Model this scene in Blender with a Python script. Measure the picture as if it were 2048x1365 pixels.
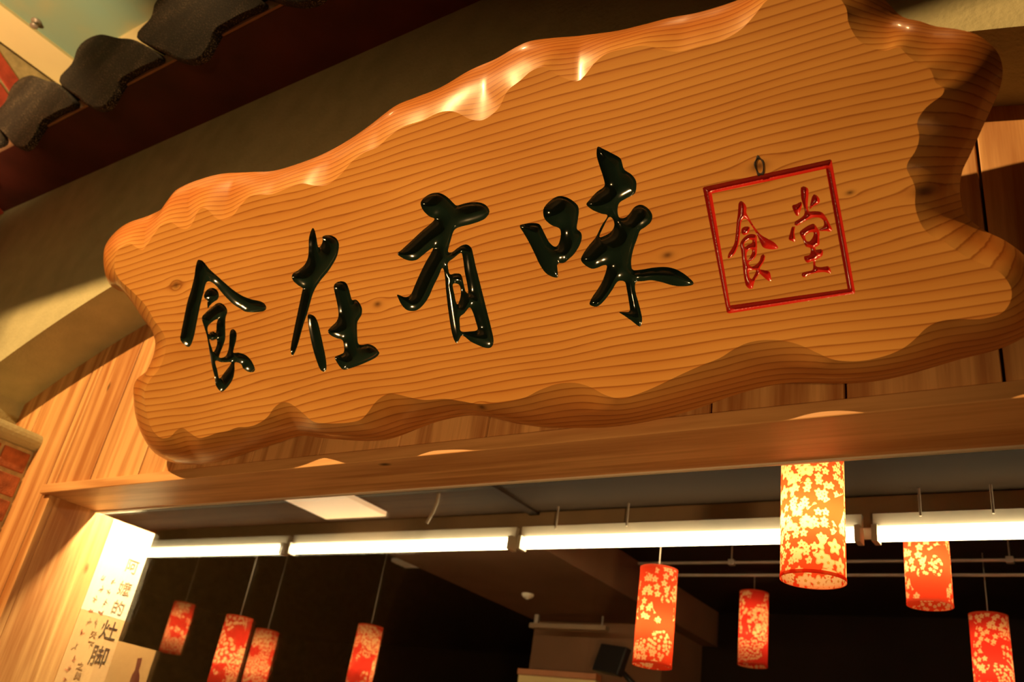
import bpy, math, random
import numpy as np
from mathutils import Matrix, Vector
from mathutils.geometry import delaunay_2d_cdt

for o in list(bpy.data.objects): bpy.data.objects.remove(o)
C = bpy.context.scene.collection
scene = bpy.context.scene
random.seed(4); rng = np.random.default_rng(4)

# ------------------------------------------------------------------ camera
CX, CY, FPX = 1024.0, 682.0, 1770.0
VPH = np.array([-1636.4, 1153.7]); VPV = np.array([1602.8, -2699.4])
CAM = np.array([0.0, -1.3, 1.6])
_a = np.array([VPH[0]-CX, VPH[1]-CY, FPX]); _b = np.array([VPV[0]-CX, VPV[1]-CY, FPX])
_up = _b/np.linalg.norm(_b); _x = -_a/np.linalg.norm(_a); _x -= _up*(_x@_up); _x /= np.linalg.norm(_x)
_d = np.cross(_up, _x)
ROT = np.array([_x, _d, _up])              # camera vector (right, down, forward) -> world
def ray(p): return ROT @ np.array([p[0]-CX, p[1]-CY, FPX])
def onX(p, X): d = ray(p); return CAM + d*((X-CAM[0])/d[0])
def onY(p, Y): d = ray(p); return CAM + d*((Y-CAM[1])/d[1])
def onZ(p, Z): d = ray(p); return CAM + d*((Z-CAM[2])/d[2])

cam_data = bpy.data.cameras.new('camera'); cam = bpy.data.objects.new('camera', cam_data); C.objects.link(cam)
cam_data.sensor_width = 22.3; cam_data.lens = FPX/2048*22.3; cam_data.clip_start = 0.05
r, u, b = ROT[:, 0], -ROT[:, 1], -ROT[:, 2]
cam.matrix_world = Matrix(((r[0], u[0], b[0], CAM[0]), (r[1], u[1], b[1], CAM[1]), (r[2], u[2], b[2], CAM[2]), (0, 0, 0, 1)))
cam_data.dof.use_dof = True; cam_data.dof.focus_distance = 1.6; cam_data.dof.aperture_fstop = 2.8
scene.camera = cam

# ------------------------------------------------------------------ world, lights, exposure
w = bpy.data.worlds.new('world'); scene.world = w; w.use_nodes = True
w.node_tree.nodes['Background'].inputs[0].default_value = (1.0, 0.6, 0.28, 1)
w.node_tree.nodes['Background'].inputs[1].default_value = 0.012
def area(name, loc, target, size, power, col, spread=180):
    l = bpy.data.lights.new(name, 'AREA'); l.shape = 'DISK'; l.size = size; l.energy = power; l.color = col; l.spread = math.radians(spread)
    o = bpy.data.objects.new(name, l); C.objects.link(o); o.location = loc
    o.rotation_euler = (Vector(target)-Vector(loc)).to_track_quat('-Z', 'Y').to_euler(); return o
def spot(name, loc, target, size, power, col, ang, blend):
    l = bpy.data.lights.new(name, 'SPOT'); l.shadow_soft_size = size; l.energy = power; l.color = col
    l.spot_size = math.radians(ang); l.spot_blend = blend
    o = bpy.data.objects.new(name, l); C.objects.link(o); o.location = loc
    o.rotation_euler = (Vector(target)-Vector(loc)).to_track_quat('-Z', 'Y').to_euler(); return o
WARM = (1.0, 0.57, 0.215)
KEY = (-2.4, -2.9, 3.9)
spot('hall_spotlight', KEY, (-1.2, -0.2, 2.3), 0.02, 680, WARM, 74, 0.3)
spot('low_fill', (1.5, -2.9, 0.7), (-1.5, 0.0, 1.6), 0.12, 250, WARM, 48, 0.8)  # added fill from below in place of light bounced off the floor
for lx in (-3.0, -2.2, -1.4, -0.6, 0.2):          # row of downlights in the hall ceiling, in front of the eave
    spot('hall_downlight', (lx, -0.68, 3.94), (lx, -0.55, 2.2), 0.03, 6, WARM, 95, 0.5)
spot('ceiling_fill', (-2.7, -1.5, 2.5), (-3.45, -0.75, 4.0), 0.08, 170, (1.0, 0.66, 0.30), 58, 0.6)  # added spot, narrowed to brighten only the ceiling corner
scene.view_settings.view_transform = 'Standard'; scene.view_settings.look = 'None'
scene.view_settings.exposure = 0.0; scene.view_settings.gamma = 1.0; scene.view_settings.use_curve_mapping = False

# ------------------------------------------------------------------ materials
def new_mat(name):
    m = bpy.data.materials.new(name); m.use_nodes = True
    nt = m.node_tree; bs = nt.nodes['Principled BSDF']; return m, nt, bs
def N(nt, typ, **kw):
    n = nt.nodes.new(typ)
    for k, v in kw.items():
        if k.startswith('i_'):
            key = k[2:]; n.inputs[int(key) if key.isdigit() else key.replace('_', ' ')].default_value = v
        else: setattr(n, k, v)
    return n
def L(nt, a, b): nt.links.new(a, b)
def ramp(nt, stops, fac=None, interp='LINEAR'):
    n = nt.nodes.new('ShaderNodeValToRGB'); cr = n.color_ramp; cr.interpolation = interp
    while len(cr.elements) < len(stops): cr.elements.new(0.5)
    for e, (p, c) in zip(cr.elements, stops): e.position = p; e.color = (*c, 1)
    if fac is not None: L(nt, fac, n.inputs[0])
    return n
def math_n(nt, op, a, b=None):
    n = nt.nodes.new('ShaderNodeMath'); n.operation = op
    for i, v in enumerate((a, b)):
        if v is None: continue
        if isinstance(v, (int, float)): n.inputs[i].default_value = v
        else: L(nt, v, n.inputs[i])
    return n.outputs[0]
def plain(name, col, rough=0.6, noise=0.0, scale=20, metal=0.0, bump=0.0, coat=0.0):
    m, nt, bs = new_mat(name); bs.inputs['Roughness'].default_value = rough; bs.inputs['Metallic'].default_value = metal
    bs.inputs['Coat Weight'].default_value = coat
    tc = N(nt, 'ShaderNodeTexCoord'); nz = N(nt, 'ShaderNodeTexNoise', i_Scale=scale, i_Detail=4.0); L(nt, tc.outputs['Object'], nz.inputs['Vector'])
    lo = tuple(max(0, c*(1-noise)) for c in col); hi = tuple(min(1, c*(1+noise)) for c in col)
    rp = ramp(nt, [(0.3, lo), (0.7, hi)], nz.outputs['Fac']); L(nt, rp.outputs[0], bs.inputs['Base Color'])
    if bump:
        nb = N(nt, 'ShaderNodeTexNoise', i_Scale=scale*8, i_Detail=3.0); L(nt, tc.outputs['Object'], nb.inputs['Vector'])
        bp = N(nt, 'ShaderNodeBump', i_Strength=bump, i_Distance=0.004); L(nt, nb.outputs['Fac'], bp.inputs['Height']); L(nt, bp.outputs[0], bs.inputs['Normal'])
    return m
def plank_wood(name, axis, light, dark, rough=0.45):
    """pine board, grain along the given local axis, a different cut on every object"""
    m, nt, bs = new_mat(name); bs.inputs['Roughness'].default_value = rough
    tc = N(nt, 'ShaderNodeTexCoord'); oi = N(nt, 'ShaderNodeObjectInfo')
    sc = [9.0, 9.0, 9.0]; sc[axis] = 0.45
    mp = N(nt, 'ShaderNodeMapping'); mp.inputs['Scale'].default_value = sc; L(nt, tc.outputs['Object'], mp.inputs['Vector'])
    off = math_n(nt, 'MULTIPLY', oi.outputs['Random'], 37.0)
    ad = N(nt, 'ShaderNodeVectorMath', operation='ADD'); L(nt, mp.outputs[0], ad.inputs[0]); L(nt, off, ad.inputs[1])
    n1 = N(nt, 'ShaderNodeTexNoise', i_Scale=1.0, i_Detail=3.0, i_Distortion=0.6); L(nt, ad.outputs[0], n1.inputs['Vector'])
    n2 = N(nt, 'ShaderNodeTexNoise', i_Scale=6.0, i_Detail=3.0, i_Roughness=0.7); L(nt, ad.outputs[0], n2.inputs['Vector'])
    s = math_n(nt, 'SINE', math_n(nt, 'MULTIPLY', n1.outputs['Fac'], 24.0))
    f = math_n(nt, 'ADD', math_n(nt, 'MULTIPLY', s, 0.22), n2.outputs['Fac'])
    f = math_n(nt, 'ADD', f, math_n(nt, 'MULTIPLY', math_n(nt, 'SUBTRACT', oi.outputs['Random'], 0.5), 0.22))
    mid = tuple((a+b_)/2 for a, b_ in zip(light, dark))
    rp = ramp(nt, [(0.22, light), (0.52, mid), (0.85, dark)], f)
    # small dark knots
    mk = N(nt, 'ShaderNodeMapping'); ks = [7.0, 7.0, 7.0]; ks[axis] = 3.2; mk.inputs['Scale'].default_value = ks; L(nt, tc.outputs['Object'], mk.inputs['Vector'])
    ak = N(nt, 'ShaderNodeVectorMath', operation='ADD'); L(nt, mk.outputs[0], ak.inputs[0]); L(nt, off, ak.inputs[1])
    vo = N(nt, 'ShaderNodeTexVoronoi', i_Scale=1.0); L(nt, ak.outputs[0], vo.inputs['Vector'])
    kr = ramp(nt, [(0.035, (0.12, 0.10, 0.08)), (0.075, (1, 1, 1))], vo.outputs['Distance'])
    mx = N(nt, 'ShaderNodeMix', data_type='RGBA', blend_type='MULTIPLY'); mx.inputs[0].default_value = 1.0
    L(nt, rp.outputs[0], mx.inputs[6]); L(nt, kr.outputs[0], mx.inputs[7]); L(nt, mx.outputs[2], bs.inputs['Base Color'])
    bp = N(nt, 'ShaderNodeBump', i_Strength=0.15, i_Distance=0.002); L(nt, f, bp.inputs['Height']); L(nt, bp.outputs[0], bs.inputs['Normal'])
    return m
PINE_L, PINE_D = (0.80, 0.47, 0.19), (0.42, 0.17, 0.05)
M = {}
M['plank'] = plank_wood('pine_plank', 2, PINE_L, PINE_D)
M['board_x'] = plank_wood('pine_board_long', 0, (0.80, 0.46, 0.19), (0.50, 0.22, 0.07))
M['stucco'] = plain('beige_stucco', (0.46, 0.44, 0.25), 0.9, 0.10, 12, bump=0.5)
M['brick'] = plain('orange_brick', (0.42, 0.13, 0.05), 0.9, 0.35, 30, bump=0.5)
M['brick_red'] = plain('red_brick', (0.50, 0.07, 0.035), 0.85, 0.3, 20, bump=0.4)
M['mortar'] = plain('sandy_mortar', (0.52, 0.42, 0.22), 0.95, 0.2, 40, bump=0.5)
M['red_paint'] = plain('dark_red_painted_board', (0.10, 0.017, 0.012), 0.6, 0.3, 6)
M['cream'] = plain('cream_paint', (0.90, 0.74, 0.40), 0.8, 0.03, 5)
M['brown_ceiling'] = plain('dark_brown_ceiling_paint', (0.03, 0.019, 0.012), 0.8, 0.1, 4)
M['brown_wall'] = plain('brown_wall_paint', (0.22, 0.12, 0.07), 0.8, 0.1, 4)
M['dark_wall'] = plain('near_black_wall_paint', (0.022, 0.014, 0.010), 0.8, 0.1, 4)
M['beam'] = plain('taupe_beam_paint', (0.34, 0.25, 0.16), 0.8, 0.1, 5)
M['white_metal'] = plain('white_enamel', (0.75, 0.70, 0.60), 0.4, 0.03, 8)
M['grey_metal'] = plain('dull_grey_metal', (0.40, 0.33, 0.27), 0.4, 0.1, 20, metal=0.3)
M['black'] = plain('black_plastic', (0.012, 0.010, 0.009), 0.45, 0.1, 20)
M['dark_wood'] = plain('dark_stained_wood', (0.05, 0.028, 0.016), 0.5, 0.3, 12)
M['paper_white'] = plain('white_paper', (0.86, 0.80, 0.66), 0.8, 0.02, 10)
M['paper_shaded'] = plain('shaded_paper', (0.74, 0.47, 0.22), 0.8, 0.04, 8)  # poster's lower half: the shade on it is put into the paper colour
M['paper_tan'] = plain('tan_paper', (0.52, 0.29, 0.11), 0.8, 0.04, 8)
M['ink'] = plain('black_ink', (0.03, 0.025, 0.02), 0.7, 0.1, 30)
M['ink_pale'] = plain('pale_brown_ink', (0.36, 0.24, 0.13), 0.7, 0.1, 30)
M['ink_red'] = plain('faded_red_ink', (0.55, 0.16, 0.08), 0.7, 0.1, 30)
M['wine'] = plain('dark_wine_red_print', (0.10, 0.012, 0.010), 0.5, 0.2, 10)
M['floor'] = plain('brown_floor_tile', (0.20, 0.14, 0.09), 0.5, 0.15, 3)
M['lacquer'] = plain('black_green_lacquer', (0.006, 0.014, 0.010), 0.12, 0.1, 20, coat=0.5)
M['lacquer_red'] = plain('red_lacquer', (0.50, 0.018, 0.010), 0.22, 0.08, 30, bump=0.12, coat=0.3)
M['orange_trim'] = plain('orange_brown_trim', (0.55, 0.22, 0.09), 0.5, 0.1, 10)
M['menu_face'] = plain('pale_yellow_board', (0.85, 0.68, 0.32), 0.6, 0.02, 5)

def tile_mat():
    m, nt, bs = new_mat('sandy_black_roof_tile'); bs.inputs['Roughness'].default_value = 0.85
    tc = N(nt, 'ShaderNodeTexCoord'); v = N(nt, 'ShaderNodeTexNoise', i_Scale=260.0, i_Detail=2.0); L(nt, tc.outputs['Object'], v.inputs['Vector'])
    n2 = N(nt, 'ShaderNodeTexNoise', i_Scale=9.0, i_Detail=3.0); L(nt, tc.outputs['Object'], n2.inputs['Vector'])
    f = math_n(nt, 'ADD', v.outputs['Fac'], math_n(nt, 'MULTIPLY', math_n(nt, 'SUBTRACT', n2.outputs['Fac'], 0.5), 0.3))
    rp = ramp(nt, [(0.45, (0.012, 0.008, 0.005)), (0.60, (0.042, 0.029, 0.016)), (0.70, (0.45, 0.33, 0.20))], f); L(nt, rp.outputs[0], bs.inputs['Base Color'])
    bp = N(nt, 'ShaderNodeBump', i_Strength=0.8, i_Distance=0.003); L(nt, v.outputs['Fac'], bp.inputs['Height']); L(nt, bp.outputs[0], bs.inputs['Normal'])
    return m
M['tile'] = tile_mat()
def teal_mat():
    m, nt, bs = new_mat('teal_ceiling_mural'); bs.inputs['Roughness'].default_value = 0.8
    tc = N(nt, 'ShaderNodeTexCoord'); n1 = N(nt, 'ShaderNodeTexNoise', i_Scale=2.2, i_Detail=3.0); L(nt, tc.outputs['Object'], n1.inputs['Vector'])
    rp = ramp(nt, [(0.40, (0.24, 0.42, 0.36)), (0.58, (0.30, 0.40, 0.28)), (0.72, (0.50, 0.40, 0.18))], n1.outputs['Fac']); L(nt, rp.outputs[0], bs.inputs['Base Color'])
    return m
M['teal'] = teal_mat()
def glass_mat():
    m, nt, bs = new_mat('window_glass'); nt.nodes.remove(bs); out = nt.nodes['Material Output']
    tr = N(nt, 'ShaderNodeBsdfTransparent', i_Color=(0.97, 0.97, 0.95, 1)); gl = N(nt, 'ShaderNodeBsdfGlossy', i_Roughness=0.01); fr = N(nt, 'ShaderNodeFresnel', i_IOR=1.45)
    mx = N(nt, 'ShaderNodeMixShader'); L(nt, math_n(nt, 'MULTIPLY', fr.outputs[0], 0.35), mx.inputs[0]); L(nt, tr.outputs[0], mx.inputs[1]); L(nt, gl.outputs[0], mx.inputs[2]); L(nt, mx.outputs[0], out.inputs[0])
    return m
M['glass'] = glass_mat()
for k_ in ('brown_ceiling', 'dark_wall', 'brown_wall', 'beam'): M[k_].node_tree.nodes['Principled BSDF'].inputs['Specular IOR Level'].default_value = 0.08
def emit_mat(name, col, s):
    m, nt, bs = new_mat(name); bs.inputs['Base Color'].default_value = (*col, 1)
    bs.inputs['Emission Color'].default_value = (*col, 1); bs.inputs['Emission Strength'].default_value = s; return m
M['tube'] = emit_mat('glowing_fluorescent_tube', (1.0, 0.80, 0.45), 14.0)
M['bulb'] = emit_mat('glowing_bulb', (1.0, 0.6, 0.25), 6.0)
M['downlight'] = emit_mat('glowing_downlight_lens', (1.0, 0.8, 0.45), 10.0)

def shade_mat(name, seed, flower_scale, cover, base=(0.80, 0.05, 0.032)):
    """red paper shade printed with cream blossom; lit from inside, base colour can hold some glow"""
    m, nt, bs = new_mat(name); nt.nodes.remove(bs); out = nt.nodes['Material Output']
    uv = N(nt, 'ShaderNodeUVMap')
    mask = None; cen = None
    for k, (sc, thr) in enumerate(((flower_scale, cover), (flower_scale*1.9, cover-0.02))):
        ad = N(nt, 'ShaderNodeVectorMath', operation='ADD'); L(nt, uv.outputs[0], ad.inputs[0]); ad.inputs[1].default_value = (seed+k*3.3, seed*1.7, 0)
        vo = N(nt, 'ShaderNodeTexVoronoi', voronoi_dimensions='2D', i_Scale=sc, i_Randomness=0.85); L(nt, ad.outputs[0], vo.inputs['Vector'])
        sub = N(nt, 'ShaderNodeVectorMath', operation='SUBTRACT'); L(nt, ad.outputs[0], sub.inputs[0]); L(nt, vo.outputs['Position'], sub.inputs[1])
        sp = N(nt, 'ShaderNodeSeparateXYZ'); L(nt, sub.outputs[0], sp.inputs[0])
        ang = math_n(nt, 'ARCTAN2', sp.outputs[0], sp.outputs[1])
        pet = math_n(nt, 'ADD', 0.40, math_n(nt, 'MULTIPLY', math_n(nt, 'COSINE', math_n(nt, 'MULTIPLY', ang, 5.0)), 0.09))
        rr = math_n(nt, 'DIVIDE', vo.outputs['Distance'], pet)
        cl = N(nt, 'ShaderNodeTexNoise', noise_dimensions='2D', i_Scale=7.0, i_Detail=2.0); L(nt, ad.outputs[0], cl.inputs['Vector'])
        on = math_n(nt, 'GREATER_THAN', cl.outputs['Fac'], thr)
        fl = math_n(nt, 'MULTIPLY', math_n(nt, 'LESS_THAN', rr, 1.0), on)
        edge = math_n(nt, 'MULTIPLY', math_n(nt, 'GREATER_THAN', rr, 0.80), 0.35)
        heart = math_n(nt, 'MULTIPLY', math_n(nt, 'LESS_THAN', rr, 0.22), 0.55)
        val = math_n(nt, 'MULTIPLY', fl, math_n(nt, 'SUBTRACT', math_n(nt, 'SUBTRACT', 1.0, edge), heart))
        mask = val if mask is None else math_n(nt, 'MAXIMUM', mask, val)
    rp = ramp(nt, [(0.0, base), (0.40, (0.80, 0.36, 0.07)), (1.0, (0.95, 0.66, 0.36))], mask)
    df = N(nt, 'ShaderNodeBsdfDiffuse'); tl = N(nt, 'ShaderNodeBsdfTranslucent'); mx = N(nt, 'ShaderNodeMixShader'); mx.inputs[0].default_value = 0.7
    L(nt, rp.outputs[0], df.inputs[0]); L(nt, rp.outputs[0], tl.inputs[0]); L(nt, df.outputs[0], mx.inputs[1]); L(nt, tl.outputs[0], mx.inputs[2]); L(nt, mx.outputs[0], out.inputs[0])
    return m
M['shade_big'] = shade_mat('blossom_shade_dense', 2.0, 30.0, 0.43, (0.85, 0.085, 0.025))  # base turned more orange to carry the bright bulb's glow
M['shade_mid'] = shade_mat('blossom_shade_sprigs', 5.0, 42.0, 0.55, (0.85, 0.085, 0.03))  # orange-shifted base here too, for the stronger glow
M['shade_far'] = shade_mat('blossom_shade_clusters', 9.0, 52.0, 0.53)

def sign_wood(knots):
    m, nt, bs = new_mat('varnished_pine_slab'); bs.inputs['Roughness'].default_value = 0.30
    bs.inputs['Coat Weight'].default_value = 0.35; bs.inputs['Coat Roughness'].default_value = 0.08
    tc = N(nt, 'ShaderNodeTexCoord'); sp = N(nt, 'ShaderNodeSeparateXYZ'); L(nt, tc.outputs['Object'], sp.inputs[0])
    s, t, n = sp.outputs
    mp = N(nt, 'ShaderNodeMapping'); mp.inputs['Scale'].default_value = (0.9, 3.0, 3.0); L(nt, tc.outputs['Object'], mp.inputs['Vector'])
    nz = N(nt, 'ShaderNodeTexNoise', i_Scale=1.5, i_Detail=2.0); L(nt, mp.outputs[0], nz.inputs['Vector'])
    cl_ = N(nt, 'ShaderNodeClamp'); L(nt, math_n(nt, 'MULTIPLY', math_n(nt, 'SUBTRACT', t, 0.22), -7.0), cl_.inputs[0]); cl_.inputs[1].default_value = -1.3; cl_.inputs[2].default_value = 0.9
    g = math_n(nt, 'ADD', t, math_n(nt, 'MULTIPLY', n, cl_.outputs[0]))
    # rings run slightly downhill towards the broad end, more so near the top
    g = math_n(nt, 'ADD', g, math_n(nt, 'MULTIPLY', math_n(nt, 'MULTIPLY', s, math_n(nt, 'SUBTRACT', t, 0.16)), 0.10))
    g = math_n(nt, 'ADD', g, math_n(nt, 'MULTIPLY', nz.outputs['Fac'], 0.075))
    dark = None
    for (ks, kt, kr) in knots:
        dx = math_n(nt, 'MULTIPLY', math_n(nt, 'SUBTRACT', s, ks), 0.55); dy = math_n(nt, 'SUBTRACT', t, kt)
        d2 = math_n(nt, 'ADD', math_n(nt, 'MULTIPLY', dx, dx), math_n(nt, 'MULTIPLY', dy, dy))
        bell = math_n(nt, 'DIVIDE', kr*kr, math_n(nt, 'ADD', d2, kr*kr))
        sgn = math_n(nt, 'DIVIDE', dy, math_n(nt, 'SQRT', math_n(nt, 'ADD', d2, kr*kr*0.3)))
        g = math_n(nt, 'SUBTRACT', g, math_n(nt, 'MULTIPLY', math_n(nt, 'MULTIPLY', bell, sgn), kr*1.2))
        dd = math_n(nt, 'POWER', bell, 5.0); dark = dd if dark is None else math_n(nt, 'MAXIMUM', dark, dd)
    fr = math_n(nt, 'FRACT', math_n(nt, 'MULTIPLY', g, 62.0))
    fine = N(nt, 'ShaderNodeMapping'); fine.inputs['Scale'].default_value = (6, 260, 260); L(nt, tc.outputs['Object'], fine.inputs['Vector'])
    fn = N(nt, 'ShaderNodeTexNoise', i_Scale=1.0, i_Detail=2.0); L(nt, fine.outputs[0], fn.inputs['Vector'])
    fr2 = math_n(nt, 'ADD', fr, math_n(nt, 'MULTIPLY', math_n(nt, 'SUBTRACT', fn.outputs['Fac'], 0.5), 0.16))
    big = N(nt, 'ShaderNodeTexNoise', i_Scale=2.2, i_Detail=2.0); L(nt, mp.outputs[0], big.inputs['Vector'])
    rp = ramp(nt, [(0.0, (0.72, 0.37, 0.095)), (0.55, (0.68, 0.33, 0.08)), (0.80, (0.60, 0.265, 0.06)), (0.91, (0.37, 0.135, 0.027)), (0.97, (0.52, 0.23, 0.05)), (1.0, (0.70, 0.36, 0.09))], fr2)
    tint = ramp(nt, [(0.35, (0.86, 0.80, 0.74)), (0.65, (1.0, 1.0, 1.0))], big.outputs['Fac'])
    mx = N(nt, 'ShaderNodeMix', data_type='RGBA', blend_type='MULTIPLY'); mx.inputs[0].default_value = 1.0
    L(nt, rp.outputs[0], mx.inputs[6]); L(nt, tint.outputs[0], mx.inputs[7])
    m2 = N(nt, 'ShaderNodeMix', data_type='RGBA'); L(nt, math_n(nt, 'MULTIPLY', dark, 0.85), m2.inputs[0]); L(nt, mx.outputs[2], m2.inputs[6]); m2.inputs[7].default_value = (0.10, 0.035, 0.010, 1)
    # the chiselled edge is scorched to a redder brown
    ed_ = N(nt, 'ShaderNodeMapRange', i_From_Min=-0.002, i_From_Max=-0.02); L(nt, n, ed_.inputs[0])
    m3 = N(nt, 'ShaderNodeMix', data_type='RGBA', blend_type='MULTIPLY'); L(nt, ed_.outputs[0], m3.inputs[0]); L(nt, m2.outputs[2], m3.inputs[6]); m3.inputs[7].default_value = (0.82, 0.62, 0.50, 1)
    L(nt, m3.outputs[2], bs.inputs['Base Color'])
    return m

# ------------------------------------------------------------------ helpers
def tag(o, label=None, cat=None, group=None, kind=None):
    if label: o['label'] = label
    if cat: o['category'] = cat
    if group: o['group'] = group
    if kind: o['kind'] = kind
    return o
def obj(name, verts, faces, mat, parent=None, smooth=False):
    me = bpy.data.meshes.new(name); me.from_pydata([tuple(map(float, v)) for v in verts], [], [tuple(map(int, f)) for f in faces]); me.update()
    if smooth: me.polygons.foreach_set('use_smooth', [True]*len(me.polygons))
    if mat: me.materials.append(mat)
    o = bpy.data.objects.new(name, me); C.objects.link(o)
    if parent: o.parent = parent
    return o
def empty(name, loc=(0, 0, 0)):
    o = bpy.data.objects.new(name, None); C.objects.link(o); o.location = loc; o.empty_display_size = 0.05; return o
class MB:
    def __init__(s): s.v = []; s.f = []; s.sm = []
    def add(s, v, f, sm=False):
        k = len(s.v); s.v += [tuple(map(float, p)) for p in v]; s.f += [tuple(i+k for i in q) for q in f]; s.sm += [sm]*len(f); return s
    def box(s, x0, x1, y0, y1, z0, z1, bev=0.0):
        if not bev:
            v = [(x, y, z) for z in (z0, z1) for y in (y0, y1) for x in (x0, x1)]
            return s.add(v, [(0, 2, 3, 1), (4, 5, 7, 6), (0, 1, 5, 4), (2, 6, 7, 3), (0, 4, 6, 2), (1, 3, 7, 5)])
        import bmesh
        bm = bmesh.new(); bmesh.ops.create_cube(bm, size=1.0)
        for p in bm.verts: p.co = ((x0+x1)/2+p.co.x*(x1-x0), (y0+y1)/2+p.co.y*(y1-y0), (z0+z1)/2+p.co.z*(z1-z0))
        bmesh.ops.bevel(bm, geom=list(bm.edges), offset=bev, segments=2, profile=0.5, affect='EDGES')
        bm.verts.index_update(); s.add([p.co[:] for p in bm.verts], [[q.index for q in f.verts] for f in bm.faces]); bm.free(); return s
    def tube(s, p0, p1, r0, r1=None, n=16, caps=True):
        r1 = r0 if r1 is None else r1; p0 = np.array(p0, float); p1 = np.array(p1, float); d = (p1-p0)/np.linalg.norm(p1-p0)
        a = np.cross(d, [0, 0, 1] if abs(d[2]) < .9 else [1, 0, 0]); a /= np.linalg.norm(a); c = np.cross(d, a)
        v = []
        for P, R_ in ((p0, r0), (p1, r1)):
            for i in range(n): q = 2*math.pi*i/n; v.append(P+R_*(a*math.cos(q)+c*math.sin(q)))
        s.add(v, [(i, (i+1) % n, n+(i+1) % n, n+i) for i in range(n)], True)
        if caps: s.add(v, [tuple(range(n))[::-1], tuple(range(n, 2*n))])
        return s
    def lathe(s, prof, n=24):
        v = []; f = []
        for (r_, z) in prof:
            for i in range(n): q = 2*math.pi*i/n; v.append((r_*math.cos(q), r_*math.sin(q), z))
        for j in range(len(prof)-1):
            for i in range(n): f.append((j*n+i, j*n+(i+1) % n, (j+1)*n+(i+1) % n, (j+1)*n+i))
        return s.add(v, f, True)
    def build(s, name, mat, parent=None):
        o = obj(name, s.v, s.f, mat, parent); o.data.polygons.foreach_set('use_smooth', s.sm); return o
def prism(poly, d, name, mat, parent=None, holes=()):
    """flat 2D shape (x, y) lifted by d along local z"""
    V, F = fill([poly, *holes]); n = len(V)
    v = [(x, y, d) for x, y in V]+[(x, y, 0) for x, y in V]; f = list(F)
    cnt = {}
    for t in F:
        for i in range(3):
            e = (t[i], t[(i+1) % 3]); cnt[e] = 1
    for (a, b2) in list(cnt):
        if (b2, a) not in cnt: f.append((b2, a, a+n, b2+n))
    return obj(name, v, f, mat, parent)
def inside(pts, poly):
    x, y = pts[:, 0], pts[:, 1]; r_ = np.zeros(len(pts), bool); q = np.asarray(poly); m = len(q)
    for i in range(m):
        x0, y0 = q[i]; x1, y1 = q[(i+1) % m]
        if y0 == y1: continue
        c = ((y0 > y) != (y1 > y)) & (x < (x1-x0)*(y-y0)/(y1-y0)+x0); r_ ^= c
    return r_
def seg_dist(pts, poly):
    q = np.asarray(poly); a = q; b2 = np.roll(q, -1, 0); ab = b2-a; l2 = (ab**2).sum(1)+1e-12
    out = np.full(len(pts), 1e9)
    for i in range(0, len(pts), 2000):
        p = pts[i:i+2000, None, :]; t = np.clip(((p-a)*ab).sum(2)/l2, 0, 1); out[i:i+2000] = np.sqrt((((a+t[..., None]*ab)-p)**2).sum(2)).min(1)
    return out
def fill(polys, extra=None):
    """triangulate the region inside an odd number of the polygons; extra = free points"""
    co = []; ed = []
    for p in polys:
        k = len(co); m = len(p); co += [tuple(map(float, q)) for q in p]; ed += [(k+i, k+(i+1) % m) for i in range(m)]
    if extra is not None: co += [tuple(map(float, q)) for q in extra]
    V, E, F, *_ = delaunay_2d_cdt([Vector(c) for c in co], ed, [], 0, 1e-7)
    V = np.array([(v.x, v.y) for v in V]); F = np.array([list(f) for f in F if len(f) == 3])
    cen = V[F].mean(1); odd = np.zeros(len(F), bool)
    for p in polys: odd ^= inside(cen, p)
    F = F[odd]
    a, b2, c = V[F[:, 0]], V[F[:, 1]], V[F[:, 2]]
    area2 = (b2[:, 0]-a[:, 0])*(c[:, 1]-a[:, 1])-(b2[:, 1]-a[:, 1])*(c[:, 0]-a[:, 0])
    F = [tuple(f) if s_ > 0 else (f[0], f[2], f[1]) for f, s_ in zip(F.tolist(), area2) if abs(s_) > 1e-12]
    return V, F
def smooth_loop(p, step):
    """Catmull-Rom through the points, sampled about every step"""
    p = np.asarray(p, float); n = len(p); out = []
    for i in range(n):
        p0, p1, p2, p3 = p[i-1], p[i], p[(i+1) % n], p[(i+2) % n]; k = max(1, int(round(np.linalg.norm(p2-p1)/step)))
        for j in range(k):
            t = j/k; out.append(0.5*((2*p1)+(-p0+p2)*t+(2*p0-5*p1+4*p2-p3)*t*t+(-p0+3*p1-3*p2+p3)*t**3))
    return np.array(out)

# ------------------------------------------------------------------ setting: plank wall with the window opening
ZS = 2.20; XJ = -2.64; GLASS_Y = 0.16; XR = 1.2
wf = MB().box(-3.2, XR, 0.022, 0.15, ZS+0.035, 3.3).box(-3.2, XJ-0.02, 0.022, 0.15, 0, ZS+0.035).box(XJ-0.02, XR, 0.022, 0.15, 0, 0.85).build('wall_front', M['dark_wood'])
tag(wf, 'pine plank shopfront wall above and beside the window', kind='structure')
joints = [-3.156, -2.922, -2.688, -2.454, -2.22, -1.986, -1.752, -1.519, -1.275, -1.044, -0.797, -0.568, -0.344, -0.123, 0.11, 0.344, 0.578, 0.81, 1.04]
def plank(x0, x1, z0, z1):
    g = 0.0025
    o = MB().box(-(x1-x0)/2+g, (x1-x0)/2-g, 0, 0.022, -(z1-z0)/2, (z1-z0)/2, 0.002).build('plank', M['plank'], wf); o.location = ((x0+x1)/2, 0, (z0+z1)/2)
for a, b2 in zip(joints, joints[1:]):
    if b2 <= XJ: plank(a, b2, 0.0, 3.0)
    else:
        plank(max(a, XJ+0.001), b2, ZS+0.03, 3.0); a = max(a, XJ+0.001)
        plank(a, b2, 0.0, 0.85)
plank(-2.688, XJ+0.0025, 0.0, ZS)
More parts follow.
